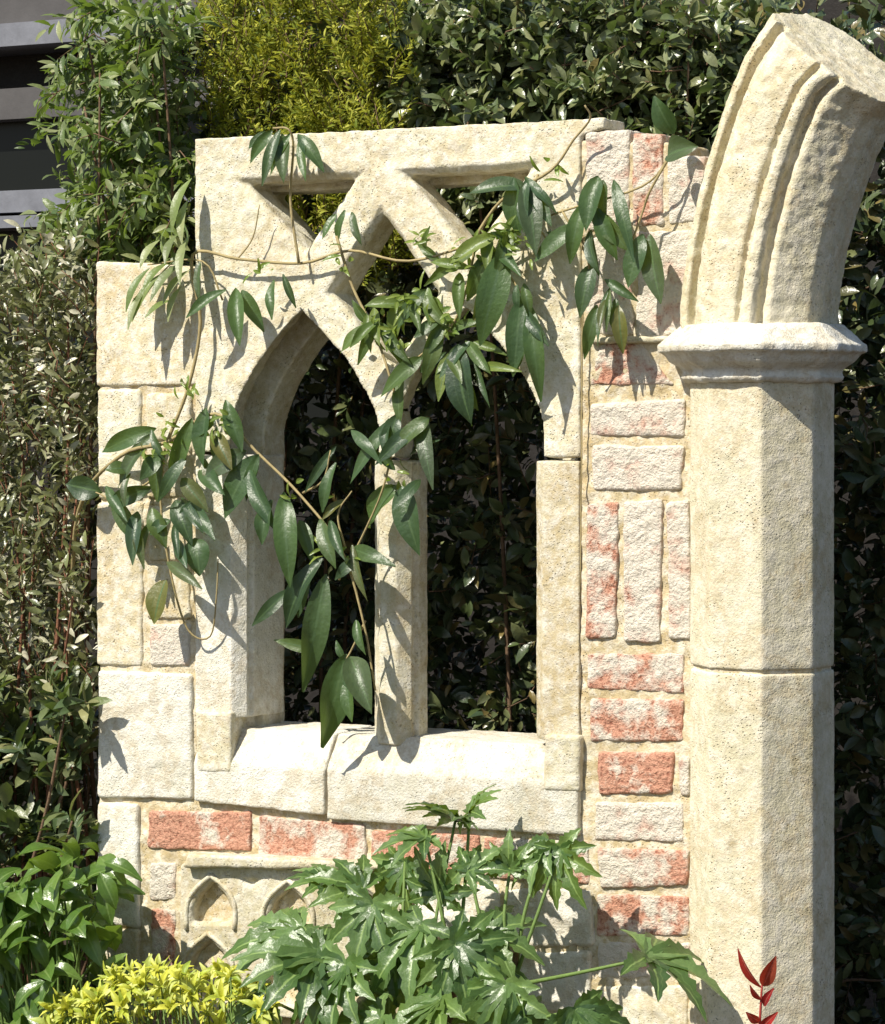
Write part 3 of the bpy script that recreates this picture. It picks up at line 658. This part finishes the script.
fl = [ # centre px, depth, direction in picture (dx,dy down), size px, normal tilt
 (455, 822, -.16, (-.5, -.3), 62, (0, -.3, 1)), (470, 812, -.12, (.4, -.4), 48, (0, -.2, 1)), (425, 838, -.2, (-.7, .1), 50, (-.2, -.5, .8)),
 (405, 862, -.14, (-.2, 1), 58, (-.2, -1, .3)), (440, 892, -.2, (.1, -1), 58, (0, -1, .3)), (560, 850, -.14, (.2, .9), 56, (.1, -1, .3)), (548, 842, -.12, (-.5, .5), 48, (-.3, -.8, .5)),
 (510, 868, -.16, (0, -.8), 42, (0, -1, .4)), (362, 888, -.2, (-.6, -.2), 62, (-.1, -.6, .9)),
 (330, 882, -.14, (-.8, -.1), 50, (-.2, -.5, .9)), (372, 905, -.25, (-.2, .7), 66, (-.2, -.9, .6)), (300, 930, -.26, (-.9, .3), 78, (-.3, -.8, .7)), (345, 965, -.32, (-.4, .8), 84, (-.3, -1, .5)),
 (320, 955, -.30, (-1, .2), 88, (-.2, -.8, .7)), (395, 955, -.26, (.3, .8), 72, (-.1, -1, .5)), (420, 925, -.24, (-.5, .5), 72, (-.2, -.8, .7)), (455, 945, -.28, (.5, .5), 72, (.1, -.9, .7)),
 (485, 930, -.22, (.7, .2), 62, (.1, -.7, .8)), (505, 985, -.3, (-.2, .8), 74, (0, -1, .6)), (440, 1000, -.34, (-.4, .4), 80, (-.1, -.8, .8)), (380, 1020, -.36, (-.4, .3), 78, (-.1, -.8, .8)),
 (648, 958, -.22, (.95, .40), 86, (-.1, -.6, .9)), (575, 1010, -.34, (.3, .5), 70, (.1, -.8, .7)), (505, 1030, -.36, (.2, .2), 74, (0, -.8, .8)),
 (270, 1000, -.34, (-.6, .4), 62, (-.2, -.9, .6)), (300, 1040, -.36, (0, .4), 70, (0, -.8, .8)), (470, 870, -.2, (.5, -.4), 44, (0, -1, .4))]
m = MB(); s = MB()
hub = [W(455, 1010, -.22), W(515, 1005, -.20), W(395, 1010, -.24)]
for cx, cy, y, (dx, dy), sz, nt_ in fl:
    c = W(cx, cy, y); ax = RT*dx-UP*dy+FW*random.uniform(-.35, .1)
    palmate(m, c, ax, nrm(np.array(nt_)+rng.normal(size=3)*.12), sz/500, lobes=random.choice((7, 7, 8, 9)), spread=R(random.uniform(95, 125)), droop=random.uniform(.1, .35))
    h = min(hub, key=lambda q: np.linalg.norm(q-c)); h0 = h.copy(); h0[2] = max(.05, min(h[2]+.05, c[2]-.08))
    s.tube(curve_pts([h0, (h0*.5+c*.5)+V(random.uniform(-.02, .02), -.02, .0), c], 5), .0045, .0028, 6)
s.build('petiole', M_gst, fp); s = MB()
for h in hub: s.tube(curve_pts([V(fp.location[0]+random.uniform(-.05, .05), -.2, 0), h-V(.01, 0, .1), h+V(.0, 0, .10)], 5), .012, .007, 8)
s.build('stem', M_bark, fp); m.build('foliage', L_fat, fp)
# red shoot
rs = thing('red_shoot', 'young red-leaved shoot in front of the foot of the column', 'plant', tuple(W(752, 1100, -.26)*V(1, 1, 0)))
m = MB()
def rl(bx, by, tx, ty, wd, n=(0, -1, .2)): m.leaf(W(bx, by, -.26), W(tx, ty, -.285), wd/520, nrm(np.array(n, float)), fold=.5, curl=.08, seg=8)
rl(762, 988, 738, 948, 11, (-.5, -1, .1)); rl(763, 986, 776, 956, 14, (.5, -1, .2)); rl(764, 1006, 774, 988, 8); rl(760, 1022, 746, 1012, 9); rl(762, 1000, 750, 985, 7, (-.3, -1, .5)); rl(760, 1030, 778, 1012, 9, (.4, -1, .3)); rl(759, 1045, 740, 1032, 11)
m.build('leaf', L_cr, rs); m = MB()
m.tube(curve_pts([np.array(rs.location), W(757, 1080, -.26), W(760, 1020, -.26), W(762, 985, -.26)], 5), .004, .002); m.build('stem', plain('red_stem', (.35, .05, .04), .5, .2, 50, .001), rs)
